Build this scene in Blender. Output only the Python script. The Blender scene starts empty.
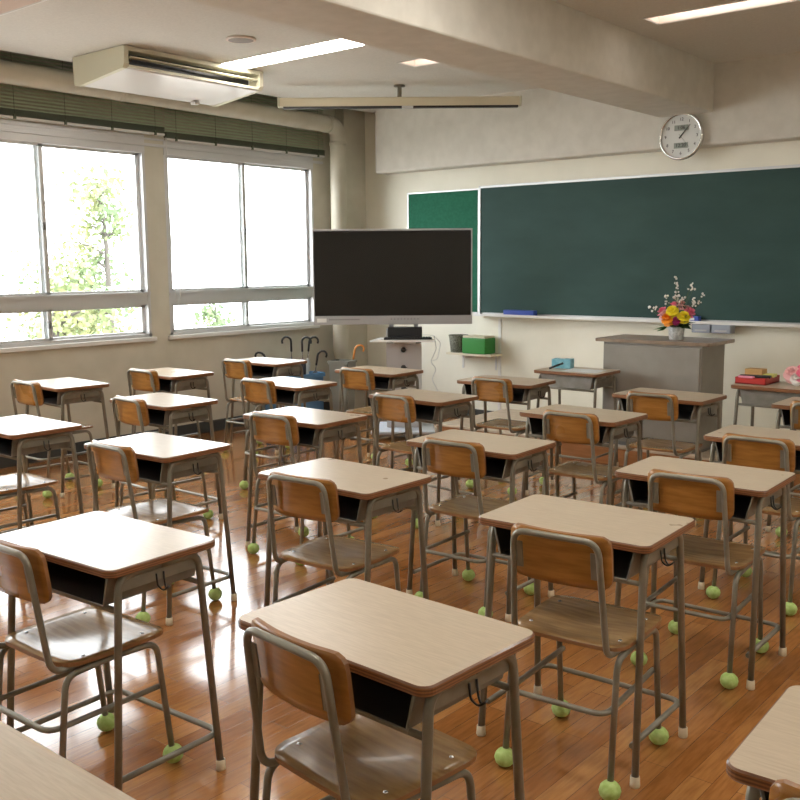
import bpy, bmesh, math, random
from mathutils import Vector, Matrix
PI = math.pi
sc = bpy.context.scene
COL = sc.collection
random.seed(7)

# ------------------------------------------------------------------ materials
def mat(name, color, rough=.5, metal=0., coat=0., coat_rough=.1, spec=.5, build=None):
    m = bpy.data.materials.new(name); m.use_nodes = True
    nt = m.node_tree; b = nt.nodes['Principled BSDF']
    b.inputs['Base Color'].default_value = (*color, 1)
    b.inputs['Roughness'].default_value = rough
    b.inputs['Metallic'].default_value = metal
    b.inputs['Coat Weight'].default_value = coat
    b.inputs['Coat Roughness'].default_value = coat_rough
    b.inputs['Specular IOR Level'].default_value = spec
    if build: build(nt, b)
    return m

def N(nt, t, **kw):
    n = nt.nodes.new(t)
    for k, v in kw.items(): setattr(n, k, v)
    return n

def ramp(nt, fac, stops):
    r = N(nt, 'ShaderNodeValToRGB'); e = r.color_ramp.elements
    while len(e) > len(stops): e.remove(e[-1])
    while len(e) < len(stops): e.new(.5)
    for el, (p, c) in zip(e, stops): el.position = p; el.color = (*c, 1)
    nt.links.new(fac, r.inputs[0]); return r.outputs[0]

def noise(nt, scale, detail=4, stretch=None, coord='Object', rand=True):
    tc = N(nt, 'ShaderNodeTexCoord'); mp = N(nt, 'ShaderNodeMapping')
    nt.links.new(tc.outputs[coord], mp.inputs[0])
    if stretch: mp.inputs['Scale'].default_value = stretch
    if rand:
        oi = N(nt, 'ShaderNodeObjectInfo'); mu = N(nt, 'ShaderNodeMath', operation='MULTIPLY')
        mu.inputs[1].default_value = 37.
        nt.links.new(oi.outputs['Random'], mu.inputs[0]); nt.links.new(mu.outputs[0], mp.inputs['Location'])
    n = N(nt, 'ShaderNodeTexNoise'); n.inputs['Scale'].default_value = scale; n.inputs['Detail'].default_value = detail
    nt.links.new(mp.outputs[0], n.inputs[0]); return n.outputs[0]

def bump(nt, b, h, strength=.1, dist=.01):
    bp = N(nt, 'ShaderNodeBump'); bp.inputs['Strength'].default_value = strength; bp.inputs['Distance'].default_value = dist
    nt.links.new(h, bp.inputs['Height']); nt.links.new(bp.outputs[0], b.inputs['Normal'])

def mottled(c1, c2, scale, stretch=None, bmp=0., detail=5, rough=None, coord='Object', lo=.35, hi=.65, bd=.01):
    def f(nt, b):
        n = noise(nt, scale, detail, stretch, coord)
        nt.links.new(ramp(nt, n, [(lo, c1), (hi, c2)]), b.inputs['Base Color'])
        if bmp: bump(nt, b, n, bmp, bd)
        if rough:
            mr = N(nt, 'ShaderNodeMapRange'); mr.inputs['To Min'].default_value = rough[0]; mr.inputs['To Max'].default_value = rough[1]
            n2 = noise(nt, scale*.4+1, 3); nt.links.new(n2, mr.inputs[0]); nt.links.new(mr.outputs[0], b.inputs['Roughness'])
    return f

def floor_build(nt, b):
    tc = N(nt, 'ShaderNodeTexCoord'); mp = N(nt, 'ShaderNodeMapping')
    mp.inputs['Rotation'].default_value = (0, 0, PI/2)
    nt.links.new(tc.outputs['Object'], mp.inputs[0])
    br = N(nt, 'ShaderNodeTexBrick'); br.offset = .37; br.offset_frequency = 2
    for k, v in {'Scale': 1., 'Mortar Size': .0009, 'Brick Width': .91, 'Row Height': .075, 'Bias': 0., 'Mortar Smooth': .2}.items(): br.inputs[k].default_value = v
    br.inputs['Color1'].default_value = (0, 0, 0, 1); br.inputs['Color2'].default_value = (1, 1, 1, 1); br.inputs['Mortar'].default_value = (.5, .5, .5, 1)
    nt.links.new(mp.outputs[0], br.inputs[0])
    g = noise(nt, 9, 6, (9, .9, 1), 'Object', False)
    big = noise(nt, 1.1, 3, None, 'Object', False)
    base = ramp(nt, br.outputs['Color'], [(0, (.35, .135, .035)), (.35, (.40, .165, .045)), (.7, (.45, .195, .058)), (1, (.50, .235, .075))])
    mx = N(nt, 'ShaderNodeMix', data_type='RGBA', blend_type='MULTIPLY'); mx.inputs[0].default_value = .75
    nt.links.new(base, mx.inputs[6]); nt.links.new(ramp(nt, g, [(.3, (.62, .56, .52)), (.62, (1, 1, 1))]), mx.inputs[7])
    m2 = N(nt, 'ShaderNodeMix', data_type='RGBA', blend_type='MULTIPLY'); m2.inputs[0].default_value = .6
    nt.links.new(mx.outputs[2], m2.inputs[6]); nt.links.new(ramp(nt, big, [(.35, (.72, .7, .68)), (.65, (1, 1, 1))]), m2.inputs[7])
    m3 = N(nt, 'ShaderNodeMix', data_type='RGBA', blend_type='MIX')
    nt.links.new(br.outputs['Fac'], m3.inputs[0]); nt.links.new(m2.outputs[2], m3.inputs[6]); m3.inputs[7].default_value = (.10, .045, .02, 1)
    nt.links.new(m3.outputs[2], b.inputs['Base Color'])
    mr = N(nt, 'ShaderNodeMapRange'); mr.inputs['To Min'].default_value = .09; mr.inputs['To Max'].default_value = .22
    nt.links.new(big, mr.inputs[0]); nt.links.new(mr.outputs[0], b.inputs['Roughness'])
    inv = N(nt, 'ShaderNodeMath', operation='MULTIPLY_ADD'); inv.inputs[1].default_value = -1.; inv.inputs[2].default_value = 1.
    nt.links.new(br.outputs['Fac'], inv.inputs[0])
    ad = N(nt, 'ShaderNodeMath', operation='ADD'); nt.links.new(inv.outputs[0], ad.inputs[0])
    sm = N(nt, 'ShaderNodeMath', operation='MULTIPLY'); sm.inputs[1].default_value = .5
    n3 = noise(nt, 3.2, 2, None, 'Object', False); nt.links.new(n3, sm.inputs[0]); nt.links.new(sm.outputs[0], ad.inputs[1])
    bump(nt, b, ad.outputs[0], .12, .006)

def ply_edge(nt, b):
    tc = N(nt, 'ShaderNodeTexCoord'); sx = N(nt, 'ShaderNodeSeparateXYZ'); nt.links.new(tc.outputs['Object'], sx.inputs[0])
    w = N(nt, 'ShaderNodeTexWave'); w.bands_direction = 'Z'; w.inputs['Scale'].default_value = 45.; w.inputs['Distortion'].default_value = .6
    nt.links.new(tc.outputs['Object'], w.inputs[0])
    nt.links.new(ramp(nt, w.outputs[0], [(.2, (.14, .055, .022)), (.8, (.30, .13, .05))]), b.inputs['Base Color'])

def emis(name, color, strength):
    m = bpy.data.materials.new(name); m.use_nodes = True; nt = m.node_tree
    nt.nodes.remove(nt.nodes['Principled BSDF'])
    e = N(nt, 'ShaderNodeEmission'); e.inputs[0].default_value = (*color, 1); e.inputs[1].default_value = strength
    nt.links.new(e.outputs[0], nt.nodes['Material Output'].inputs[0]); return m

def glass_mat():
    m = bpy.data.materials.new('window_glass'); m.use_nodes = True; nt = m.node_tree
    nt.nodes.remove(nt.nodes['Principled BSDF'])
    t = N(nt, 'ShaderNodeBsdfTransparent'); t.inputs[0].default_value = (.95, .97, .96, 1)
    g = N(nt, 'ShaderNodeBsdfGlossy'); g.inputs['Roughness'].default_value = .02
    lw = N(nt, 'ShaderNodeLayerWeight'); lw.inputs[0].default_value = .5
    pw = N(nt, 'ShaderNodeMath', operation='POWER'); pw.inputs[1].default_value = 5.; nt.links.new(lw.outputs['Facing'], pw.inputs[0])
    f = N(nt, 'ShaderNodeMath', operation='MULTIPLY_ADD'); f.inputs[1].default_value = .6; f.inputs[2].default_value = .03; nt.links.new(pw.outputs[0], f.inputs[0])
    mx = N(nt, 'ShaderNodeMixShader')
    nt.links.new(f.outputs[0], mx.inputs[0]); nt.links.new(t.outputs[0], mx.inputs[1]); nt.links.new(g.outputs[0], mx.inputs[2])
    nt.links.new(mx.outputs[0], nt.nodes['Material Output'].inputs[0]); return m

WALLC = (.66, .62, .53)
M = dict(
 floor=mat('floor_wood', (.4, .2, .08), .2, coat=.35, coat_rough=.08, build=floor_build),
 ceiling=mat('ceiling_paint', (.66, .63, .59), .9, build=mottled((.65, .635, .595), (.71, .695, .65), 60, bmp=.25, bd=.004, lo=.3, hi=.7)),
 beam=mat('beam_paint', (.66, .64, .58), .75, build=mottled((.64, .62, .56), (.70, .68, .62), 9, bmp=.1)),
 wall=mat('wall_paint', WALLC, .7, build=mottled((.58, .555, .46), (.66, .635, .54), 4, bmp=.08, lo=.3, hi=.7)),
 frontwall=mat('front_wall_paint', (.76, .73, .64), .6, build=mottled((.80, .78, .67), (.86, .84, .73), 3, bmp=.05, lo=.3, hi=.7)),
 baseboard=mat('dark_vinyl', (.055, .06, .06), .5),
 alu=mat('aluminium', (.66, .67, .68), .35, metal=.35),
 alu_dark=mat('aluminium_dark', (.20, .20, .20), .45, metal=.4),
 glass=glass_mat(),
 top=mat('desk_laminate', (.5, .42, .32), .33, coat=.12, coat_rough=.2, build=mottled((.46, .375, .275), (.53, .44, .33), 14, (1.2, 14, 1), detail=6, rough=(.24, .36))),
 edge=mat('plywood_edge', (.25, .11, .04), .4, coat=.3, build=ply_edge),
 edge2=mat('chair_edge', (.28, .13, .05), .4, coat=.2, build=mottled((.22, .095, .035), (.34, .16, .06), 8)),
 frame=mat('grey_enamel', (.29, .27, .22), .36, metal=.3, build=mottled((.20, .185, .145), (.28, .26, .21), 12, lo=.3, hi=.7)),
 boxm=mat('drawer_enamel', (.24, .23, .20), .5, metal=.2, build=mottled((.21, .20, .17), (.28, .265, .235), 14)),
 box_shade=mat('book_box_painted_shade', (.035, .033, .03), .6),  # near-black colour paints in the shade inside the book box
 cap=mat('rubber_cap', (.66, .56, .40), .7),
 ball=mat('tennis_felt', (.5, .66, .25), .95, build=mottled((.38, .55, .15), (.52, .68, .26), 60, bmp=.6, bd=.004)),
 seam=mat('ball_seam', (.75, .78, .62), .9),
 seat=mat('seat_plywood', (.25, .16, .09), .3, coat=.10, coat_rough=.08, spec=.18, build=mottled((.24, .135, .05), (.35, .21, .088), 6, (1.5, 9, 1), bmp=.06, rough=(.14, .32))),
 back=mat('backrest_plywood', (.42, .21, .07), .28, coat=.3, coat_rough=.15, build=mottled((.30, .125, .022), (.42, .19, .042), 7, (1.2, 1, 9), rough=(.22, .36))),
 steel=mat('steel', (.6, .6, .6), .25, metal=1.),
 black=mat('black_metal', (.012, .012, .012), .35),
 blackp=mat('black_plastic', (.014, .014, .016), .45),
 screen=mat('display_glass', (.012, .0115, .0105), .22, spec=.45),
 silver=mat('silver_plastic', (.42, .42, .43), .4, metal=.4),
 lightgrey=mat('light_grey_paint', (.50, .49, .49), .5),
 palebl=mat('pale_blue_grey', (.52, .58, .66), .45),
 greypod=mat('podium_grey', (.225, .215, .195), .5, build=mottled((.24, .22, .19), (.28, .26, .225), 5)),
 podtop=mat('podium_top', (.24, .17, .11), .3, coat=.3, build=mottled((.20, .14, .095), (.29, .21, .14), 8, (1, 8, 1))),
 board=mat('chalkboard_green', (.045, .085, .07), .7, spec=.3, build=mottled((.028, .066, .060), (.038, .082, .074), 2.2, (1, 1, 2.5), lo=.3, hi=.7)),
 bulletin=mat('bulletin_felt', (.012, .13, .075), .9, build=mottled((.010, .115, .065), (.015, .14, .082), 40)),
 white=mat('white_plastic', (.78, .78, .76), .4),
 acbody=mat('ac_cream', (.66, .64, .50), .5),
 acbot=mat('ac_white', (.74, .72, .70), .35, coat=.2),
 blind=mat('blind_green', (.36, .43, .29), .5, build=mottled((.48, .56, .40), (.53, .61, .45), 5)),
 blindd=mat('blind_rail_green', (.09, .11, .075), .5),
 cord=mat('white_cord', (.7, .7, .68), .6),
 pipe=mat('pipe_cream', (.60, .57, .47), .45, build=mottled((.57, .54, .44), (.63, .60, .50), 6)),
 stage=mat('platform_wood', (.5, .36, .23), .4, coat=.2, build=mottled((.50, .40, .29), (.62, .52, .40), 5, (1, 8, 1))),
 stagef=mat('platform_face', (.40, .17, .06), .4, build=mottled((.36, .15, .05), (.45, .20, .075), 5, (1, 1, 8))),
 shelf=mat('shelf_board', (.72, .66, .50), .5),
 green=mat('green_plastic', (.035, .26, .045), .4),
 blue=mat('blue_plastic', (.04, .085, .42), .4),
 crate=mat('blue_crate', (.10, .25, .46), .5),
 binm=mat('grey_bin', (.23, .23, .20), .5),
 basket=mat('woven_basket', (.12, .12, .09), .8, build=mottled((.05, .05, .035), (.30, .30, .24), 120)),
 orange=mat('orange_wood', (.72, .28, .06), .35),
 umb=mat('umbrella_cloth', (.03, .035, .05), .6),
 umbc=mat('clear_vinyl', (.55, .57, .58), .3),
 red=mat('red_card', (.50, .03, .025), .45),
 tan=mat('tan_wood', (.50, .30, .11), .5),
 pinkp=mat('pink_plastic', (.75, .25, .36), .4),
 yellow=mat('yellow_paper', (.72, .70, .22), .5),
 tissue=mat('light_blue_card', (.16, .45, .58), .5, build=mottled((.13, .40, .52), (.26, .55, .66), 25)),
 paper=mat('paper', (.66, .70, .72), .6),
 traygrey=mat('grey_blue_plastic', (.33, .36, .42), .4),
 fpink=mat('petal_pink', (.85, .22, .34), .6), fpale=mat('petal_pale_pink', (.86, .52, .52), .6),
 fyel=mat('petal_yellow', (.85, .72, .03), .6), forg=mat('petal_orange', (.88, .32, .02), .6),
 fmag=mat('petal_magenta', (.35, .02, .13), .6), fwhite=mat('petal_white', (.82, .80, .76), .6),
 leaf=mat('leaf_green', (.02, .07, .015), .45), leafl=mat('leaf_bright', (.05, .20, .03), .45), stem=mat('stem_green', (.05, .09, .03), .6),
 vase=mat('pot_grey_white', (.52, .53, .52), .5, build=mottled((.40, .41, .40), (.66, .67, .66), 60)),
 lcd=mat('lcd', (.30, .34, .30), .3), ink=mat('black_ink', (.02, .02, .02), .5), face=mat('clock_face', (.72, .74, .72), .4),
 chrome=mat('chrome', (.75, .75, .75), .12, metal=1.),
 speaker=mat('speaker_grille', (.33, .30, .28), .7),
 lampbody=mat('lamp_reflector', (.80, .70, .64), .5),
 tube=emis('fluorescent', (1., .93, .84), 9.), panel=emis('fill_lamp_diffuser', (1., .955, .87), 14.), tubel=emis('fluorescent_tube', (1., .93, .84), 3.),  # panel: stronger glow for the unseen fill lamps
 tree=mat('foliage', (.20, .30, .12), .7, build=mottled((.11, .18, .09), (.26, .27, .12), .6)),
 bark=mat('bark', (.09, .08, .07), .9),
 ground=mat('outside_ground', (.36, .34, .31), .9),
)

# ------------------------------------------------------------------ mesh helpers
def box(bm, c, s, mi=0, rot=None, bev=0.):
    c = Vector(c); r = bmesh.ops.create_cube(bm, size=1.)
    vs = r['verts']
    for v in vs:
        p = Vector((v.co.x*s[0], v.co.y*s[1], v.co.z*s[2]))
        if rot is not None: p = rot @ p
        v.co = c + p
    fs = set(f for v in vs for f in v.link_faces)
    for f in fs: f.material_index = mi
    if bev:
        es = list(set(e for v in vs for e in v.link_edges))
        rr = bmesh.ops.bevel(bm, geom=es, offset=bev, segments=2, affect='EDGES', profile=.5)
        for f in rr['faces']: f.material_index = mi
    return vs

def b2(bm, lo, hi, mi=0, bev=0.):
    return box(bm, [(a+b)/2 for a, b in zip(lo, hi)], [abs(b-a) for a, b in zip(lo, hi)], mi, None, bev)

def fillet(pts, r, n=5):
    pts = [Vector(p) for p in pts]
    if not isinstance(r, (list, tuple)): r = [r]*len(pts)
    out = [pts[0]]
    for i in range(1, len(pts)-1):
        a, b, c = pts[i-1], pts[i], pts[i+1]
        d1 = (a-b).normalized(); d2 = (c-b).normalized(); ang = d1.angle(d2)
        t = min(r[i]/math.tan(ang/2), (a-b).length*.49, (c-b).length*.49) if ang > .01 else 0
        p1 = b+d1*t; p2 = b+d2*t
        for k in range(n+1):
            u = k/n
            out.append((1-u)**2*p1 + 2*u*(1-u)*b + u*u*p2)
    out.append(pts[-1]); return out

def tube(bm, pts, r, seg=8, mi=0, caps=True):
    pts = [Vector(p) for p in pts]
    q = [pts[0]]
    for p in pts[1:]:
        if (p-q[-1]).length > 1e-5: q.append(p)
    pts = q; n = len(pts)
    rad = r if isinstance(r, (list, tuple)) else [r]*n
    t0 = (pts[1]-pts[0]).normalized()
    up = Vector((0, 0, 1)) if abs(t0.z) < .9 else Vector((1, 0, 0))
    nx = t0.cross(up).normalized(); rings = []
    for i in range(n):
        if i == 0: t = t0
        elif i == n-1: t = (pts[-1]-pts[-2]).normalized()
        else: t = ((pts[i]-pts[i-1]).normalized()+(pts[i+1]-pts[i]).normalized()).normalized()
        nx = (nx - t*nx.dot(t)).normalized(); ny = t.cross(nx)
        rings.append([bm.verts.new(pts[i]+rad[i]*(math.cos(2*PI*k/seg)*nx+math.sin(2*PI*k/seg)*ny)) for k in range(seg)])
    for a, b in zip(rings, rings[1:]):
        for k in range(seg):
            f = bm.faces.new((a[k], a[(k+1) % seg], b[(k+1) % seg], b[k])); f.smooth = True; f.material_index = mi
    if caps:
        bm.faces.new(rings[0][::-1]).material_index = mi; bm.faces.new(rings[-1]).material_index = mi

def lathe(bm, prof, seg=24, c=(0, 0, 0), axis='Z', mi=0, smooth=True):
    c = Vector(c); rings = []
    def P(r, h, a):
        x, y = r*math.cos(a), r*math.sin(a)
        if axis == 'Z': return c+Vector((x, y, h))
        if axis == 'Y': return c+Vector((x, h, y))
        return c+Vector((h, x, y))
    for r, h in prof:
        rings.append([bm.verts.new(P(r, h, 2*PI*k/seg)) for k in range(seg)] if r > 1e-6 else [bm.verts.new(P(0, h, 0))])
    for a, b in zip(rings, rings[1:]):
        for k in range(seg):
            k2 = (k+1) % seg
            vs = []
            for v in ((a[k % len(a)], a[k2 % len(a)], b[k2 % len(b)], b[k % len(b)])):
                if v not in vs: vs.append(v)
            if len(vs) > 2:
                f = bm.faces.new(vs); f.smooth = smooth; f.material_index = mi

def prism(bm, poly, z0, z1, mi=0, mi_top=None, xf=None):
    xf = xf or (lambda p: Vector(p))
    a = [bm.verts.new(xf((x, y, z0))) for x, y in poly]; b = [bm.verts.new(xf((x, y, z1))) for x, y in poly]
    n = len(poly)
    bm.faces.new(a[::-1]).material_index = mi
    bm.faces.new(b).material_index = mi if mi_top is None else mi_top
    for k in range(n): bm.faces.new((a[k], a[(k+1) % n], b[(k+1) % n], b[k])).material_index = mi

def rrect(w, h, r, n=5):
    out = []
    for cx, cy, a0 in ((w/2-r, h/2-r, 0), (-w/2+r, h/2-r, PI/2), (-w/2+r, -h/2+r, PI), (w/2-r, -h/2+r, 1.5*PI)):
        for k in range(n+1):
            a = a0+PI/2*k/n; out.append((cx+r*math.cos(a), cy+r*math.sin(a)))
    return out

def sphere(bm, c, r, mi=0, seg=12, sz=1.):
    c = Vector(c); prof = []
    m = max(5, seg//2)
    for i in range(m+1):
        a = -PI/2+PI*i/m; prof.append((max(0, r*math.cos(a)) if 0 < i < m else 0, r*sz*math.sin(a)))
    lathe(bm, prof, seg, c, 'Z', mi)

def obj(name, bm, mats, parent=None, loc=(0, 0, 0), rotz=0., fix=True):
    if fix: bmesh.ops.recalc_face_normals(bm, faces=bm.faces)
    me = bpy.data.meshes.new(name); bm.to_mesh(me); bm.free()
    for m in (mats if isinstance(mats, (list, tuple)) else [mats]): me.materials.append(m if not isinstance(m, str) else M[m])
    o = bpy.data.objects.new(name, me); COL.objects.link(o)
    o.location = loc; o.rotation_euler = (0, 0, rotz)
    if parent: o.parent = parent
    return o

def B(): return bmesh.new()
def tag(o, label, cat, group=None, kind=None):
    o['label'] = label; o['category'] = cat
    if group: o['group'] = group
    if kind: o['kind'] = kind
    return o
def thing(name, label, cat, loc=(0, 0, 0), rotz=0., group=None):
    o = bpy.data.objects.new(name, None); COL.objects.link(o); o.empty_display_size = .05
    o.location = loc; o.rotation_euler = (0, 0, rotz); return tag(o, label, cat, group)
def struct(name, bm, m, label=None):
    o = obj(name, bm, m); o['kind'] = 'structure'
    if label: o['label'] = label
    return o
def kids(o): return KIDS.get(o.name, [])
KIDS = {}
def index_kids():
    KIDS.clear()
    for o in bpy.data.objects:
        if o.parent: KIDS.setdefault(o.parent.name, []).append(o)
def copy_tree(src, parent=None):
    c = src.copy(); COL.objects.link(c); c.parent = parent
    for ch in kids(src): copy_tree(ch, c)
    return c

# ------------------------------------------------------------------ room shell
XL, XR, YB, YF, ZC = -7.22, 1.6, -1.6, 7.93, 3.13
b = B(); b2(b, (XL-.25, YB-.2, -.12), (XR+.2, YF+.2, 0)); struct('floor', b, 'floor', 'glossy orange-brown strip wood floor')

WZ0, WZ1 = .945, 2.69
WINS = [(3.24, 5.20), (5.40, 7.26), (1.08, 3.04), (-1.08, .88)]
b = B()
b2(b, (XL-.18, YB-.2, 0), (XL, YF+.2, WZ0)); b2(b, (XL-.18, YB-.2, WZ1), (XL, YF+.2, 3.5))
edges = sorted(WINS); ys = [YB-.2]+[v for w in edges for v in w]+[YF+.2]
for i in range(0, len(ys), 2): b2(b, (XL-.18, ys[i], WZ0), (XL, ys[i+1], WZ1))
struct('wall_left', b, 'wall', 'beige painted wall with the windows')
b = B(); b2(b, (XL, YF, 0), (XR+.2, YF+.2, 3.5)); struct('wall_front', b, 'frontwall', 'cream wall carrying the chalkboard')
b = B(); b2(b, (XR, YB, 0), (XR+.2, YF, 3.5)); struct('wall_right', b, 'wall')
b = B(); b2(b, (XL, YB-.2, 0), (XR, YB, 3.5)); struct('wall_back', b, 'wall')
b = B(); b2(b, (XL, YB, 0), (XL+.012, YF, .11), bev=.002); struct('baseboard_left', b, 'baseboard')
b = B(); b2(b, (XL+.012, YF-.012, 0), (-5.25, YF, .11), bev=.002); struct('baseboard_front', b, 'baseboard')

# ceiling with openings for the recessed lamps
LAMPS = [(-6.12, -4.80, 5.13, 5.38), (-5.03, -3.76, 6.03, 6.23), (-2.96, -1.70, 6.02, 6.22),
         (-6.60, -5.32, 3.03, 3.25), (-2.70, -1.42, 3.72, 3.94), (-2.70, -1.42, 1.42, 1.64), (-6.12, -4.84, .95, 1.17),
         (.0, 1.28, 4.6, 4.82), (.0, 1.28, 2.2, 2.42)]  # lamps after the unlit one are out of view, added to brighten the room
b = B()
XC = -6.87
xs = sorted({XC, XR}|{v for l in LAMPS for v in l[:2]}); ysx = sorted({YB, YF}|{v for l in LAMPS for v in l[2:]})
for i in range(len(xs)-1):
    for j in range(len(ysx)-1):
        cx, cy = (xs[i]+xs[i+1])/2, (ysx[j]+ysx[j+1])/2
        if any(l[0] < cx < l[1] and l[2] < cy < l[3] for l in LAMPS): continue
        vs = [b.verts.new((x, y, ZC)) for x, y in ((xs[i], ysx[j]), (xs[i], ysx[j+1]), (xs[i+1], ysx[j+1]), (xs[i+1], ysx[j]))]
        b.faces.new(vs)
bmesh.ops.remove_doubles(b, verts=b.verts, dist=1e-5)
b2(b, (XC-.03, YB, ZC), (XC, YF, 3.5))
b2(b, (XL-.18, YB, 3.38), (XC-.03, YF, 3.5)); b2(b, (XC, YB-.2, 3.38), (XR+.2, YF+.2, 3.5))
struct('ceiling', b, 'ceiling', 'off-white ceiling')
b = B(); b2(b, (-3.65, YB, 2.755), (-3.19, 7.745, ZC+.02), bev=.012); struct('trim_1', b, 'beam', 'deep painted ceiling beam running towards the chalkboard wall')
b = B(); b2(b, (-6.80, 7.75, 2.50), (XR, YF+.01, ZC+.02), bev=.02); struct('trim_2', b, 'beam', 'boxed-out beam above the chalkboard')
b = B(); b2(b, (-5.36, YF-.012, .0), (-5.33, YF, 1.03)); struct('trim_3', b, 'white', 'narrow vertical wall seam cover')
b = B(); b2(b, (XL, 7.60, 0), (XL+.13, YF, 3.38), bev=.01); struct('trim_4', b, 'wall', 'corner column beside the windows')

b = B(); b2(b, (XL-.01, YB, 2.60), (XL+.016, 7.40, 2.625), bev=.003); b2(b, (XL-.01, YB, 2.655), (XL+.010, 7.40, 2.672), bev=.003); struct('trim_5', b, 'alu', 'continuous bright rail along the window heads')
# recessed lamps, with unseen ones added for fill light
for i, (x0, x1, y0, y1) in enumerate(LAMPS):
    lab = ['bright recessed fluorescent lamp on the ceiling beside the air conditioner', 'recessed fluorescent lamp mostly hidden behind the ceiling beam',
           'recessed ceiling lamp right of the deep beam, above the chalkboard end'][i] if i < 3 else \
          ['unlit recessed lamp at the window side of the ceiling, top left', 'unseen fill lamp added right of the beam, third row', 'unseen fill lamp added right of the beam, back row',
           'unseen fill lamp added at the window side, back row', 'unseen fill lamp added near the right wall, front', 'unseen fill lamp added near the right wall, back'][i-3]
    cx, cy = (x0+x1)/2, (y0+y1)/2; w, d = x1-x0, y1-y0
    t = thing('ceiling_lamp', lab, 'ceiling lamp', (cx, cy, ZC), 0, 'recessed ceiling lamps')
    FLUSH = i == 0 or i > 3; h = .02 if FLUSH else .13
    b = B()
    for s in (-1, 1):
        b2(b, (s*w/2, -d/2, 0), (s*(w/2-.004), d/2, h)); b2(b, (-w/2, s*d/2, 0), (w/2, s*(d/2-.004), h))
    b2(b, (-w/2, -d/2, h), (w/2, d/2, h+.01)); obj('reflector', b, 'lampbody', t)
    b = B()
    for s in (-1, 1):
        b2(b, (s*(w/2+.012), -d/2-.012, -.006), (s*w/2, d/2+.012, 0)); b2(b, (-w/2, s*(d/2+.012), -.006), (w/2, s*d/2, 0))
    obj('rim', b, 'white', t)
    if FLUSH:
        b = B(); b2(b, (-w/2+.01, -d/2+.01, -.012), (w/2-.01, d/2-.01, .004), bev=.003); obj('diffuser', b, 'tube' if i == 0 else 'panel', t)
    elif i != 3:
        for s in (-1, 1):
            b = B(); tube(b, [(-w/2+.03, s*.05, .105), (w/2-.03, s*.05, .105)], .016, 10); obj('fluorescent_tube', b, 'tubel', t)

# ------------------------------------------------------------------ windows
for i, (y0, y1) in enumerate(WINS):
    t = bpy.data.objects.new('window_%d' % (i+1), None); COL.objects.link(t); t['kind'] = 'structure'
    t.location = (XL, (y0+y1)/2, WZ0); W = (y1-y0)/2; H = WZ1-WZ0
    def yz(bm, ya, yb, za, zb, x0=-.09, x1=.0, mi=0): b2(bm, (x0, ya, za), (x1, yb, zb), mi)
    b = B(); e = .028
    yz(b, -W, -W+e, 0, H); yz(b, W-e, W, 0, H); yz(b, -W, W, H-.150, H, x1=.006); yz(b, -W, W, 0, .03)
    yz(b, -W, W, .285, .385, x0=-.10, x1=-.004); yz(b, -W, W, .375, .398, x0=-.10, x1=.008)
    obj('window_frame', b, 'alu', t)
    b = B(); b2(b, (-.02, -W-.03, -.035), (.035, W+.03, .0), bev=.004); obj('window_sill', b, 'white', t)
    for k, (za, zb) in enumerate(((.03, .285), (.398, H-.150))):
        for s in (0, 1):
            ya, yb = ((-W+e, .03) if s == 0 else (-.03, W-e)); x = -.035 if s == 0 else -.065
            b = B(); q = .034
            yz(b, ya, ya+q, za, zb, x-.012, x+.012); yz(b, yb-q, yb, za, zb, x-.012, x+.012)
            yz(b, ya, yb, za, za+q*.6, x-.012, x+.012); yz(b, ya, yb, zb-q*.6, zb, x-.012, x+.012)
            so = obj('sash', b, 'alu', t)
            b = B(); yz(b, ya+q, yb-q, za+q*.6, zb-q*.6, x-.003, x+.003); obj('pane', b, 'glass', so)
        zm = (za+zb)/2 if k == 0 else za+.55
        b = B(); b2(b, (-.022, -.012, zm-.03), (-.005, .012, zm+.03), bev=.002); tube(b, [(-.012, 0, zm+.01), (.012, .0, zm+.015), (.016, -.03, zm+.02)], .005, 6)
        obj('latch', b, 'alu_dark', t)

# venetian blinds, pulled up half way over the windows
def blind(y0, y1, label, zbot=2.70):
    t = thing('venetian_blind', label, 'window blind', (XL+.043, (y0+y1)/2, zbot), 0, 'green venetian blinds over the windows')
    W = (y1-y0)/2; ztop = 3.36-zbot
    b = B(); b2(b, (-.02, -W, ztop-.04), (.02, W, ztop), bev=.002); obj('head_rail', b, 'blindd', t)
    b = B(); z = .075; a = math.radians(38)
    while z < ztop-.06:
        w = .0140
        p = [(-w*math.cos(a), w*math.sin(a)), (0, .0016), (w*math.cos(a), -w*math.sin(a))]
        for q0, q1 in zip(p, p[1:]):
            v = [b.verts.new((x, y, z+h)) for (x, h), y in ((q0, -W), (q0, W), (q1, W), (q1, -W))]
            b.faces.new(v)
        z += .0265
    obj('slats', b, 'blind', t, fix=False)
    b = B(); n = 9
    for k in range(n): b2(b, (-.024, -W, .016+k*.006), (.024, W, .0175+k*.006+.002), 0)
    obj('stacked_slats', b, 'blindd', t)
    b = B(); b2(b, (-.026, -W, -.004), (.026, W, .014), bev=.004); obj('bottom_rail', b, 'cord', t)
    b = B(); m = int(2*W/.47)
    for k in range(m+1):
        y = -W+.10+k*(2*W-.2)/m
        tube(b, [(.027, y, .0), (.027, y, ztop-.03)], .0013, 5)
        b2(b, (.020, y-.012, -.008), (.032, y+.012, .03), 0, .003)
    obj('ladder_cords', b, 'blindd', t)
    return t
bl = blind(3.02, 5.375, 'green venetian blind over the left window, left of the air conditioner end', 2.70)
blind(5.395, 7.375, 'green venetian blind over the right window, ending at the white pipe', 2.665)
blind(.86, 3.0, 'green venetian blind over the window nearer the camera')
blind(-1.3, .84, 'green venetian blind over the rearmost window')
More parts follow.
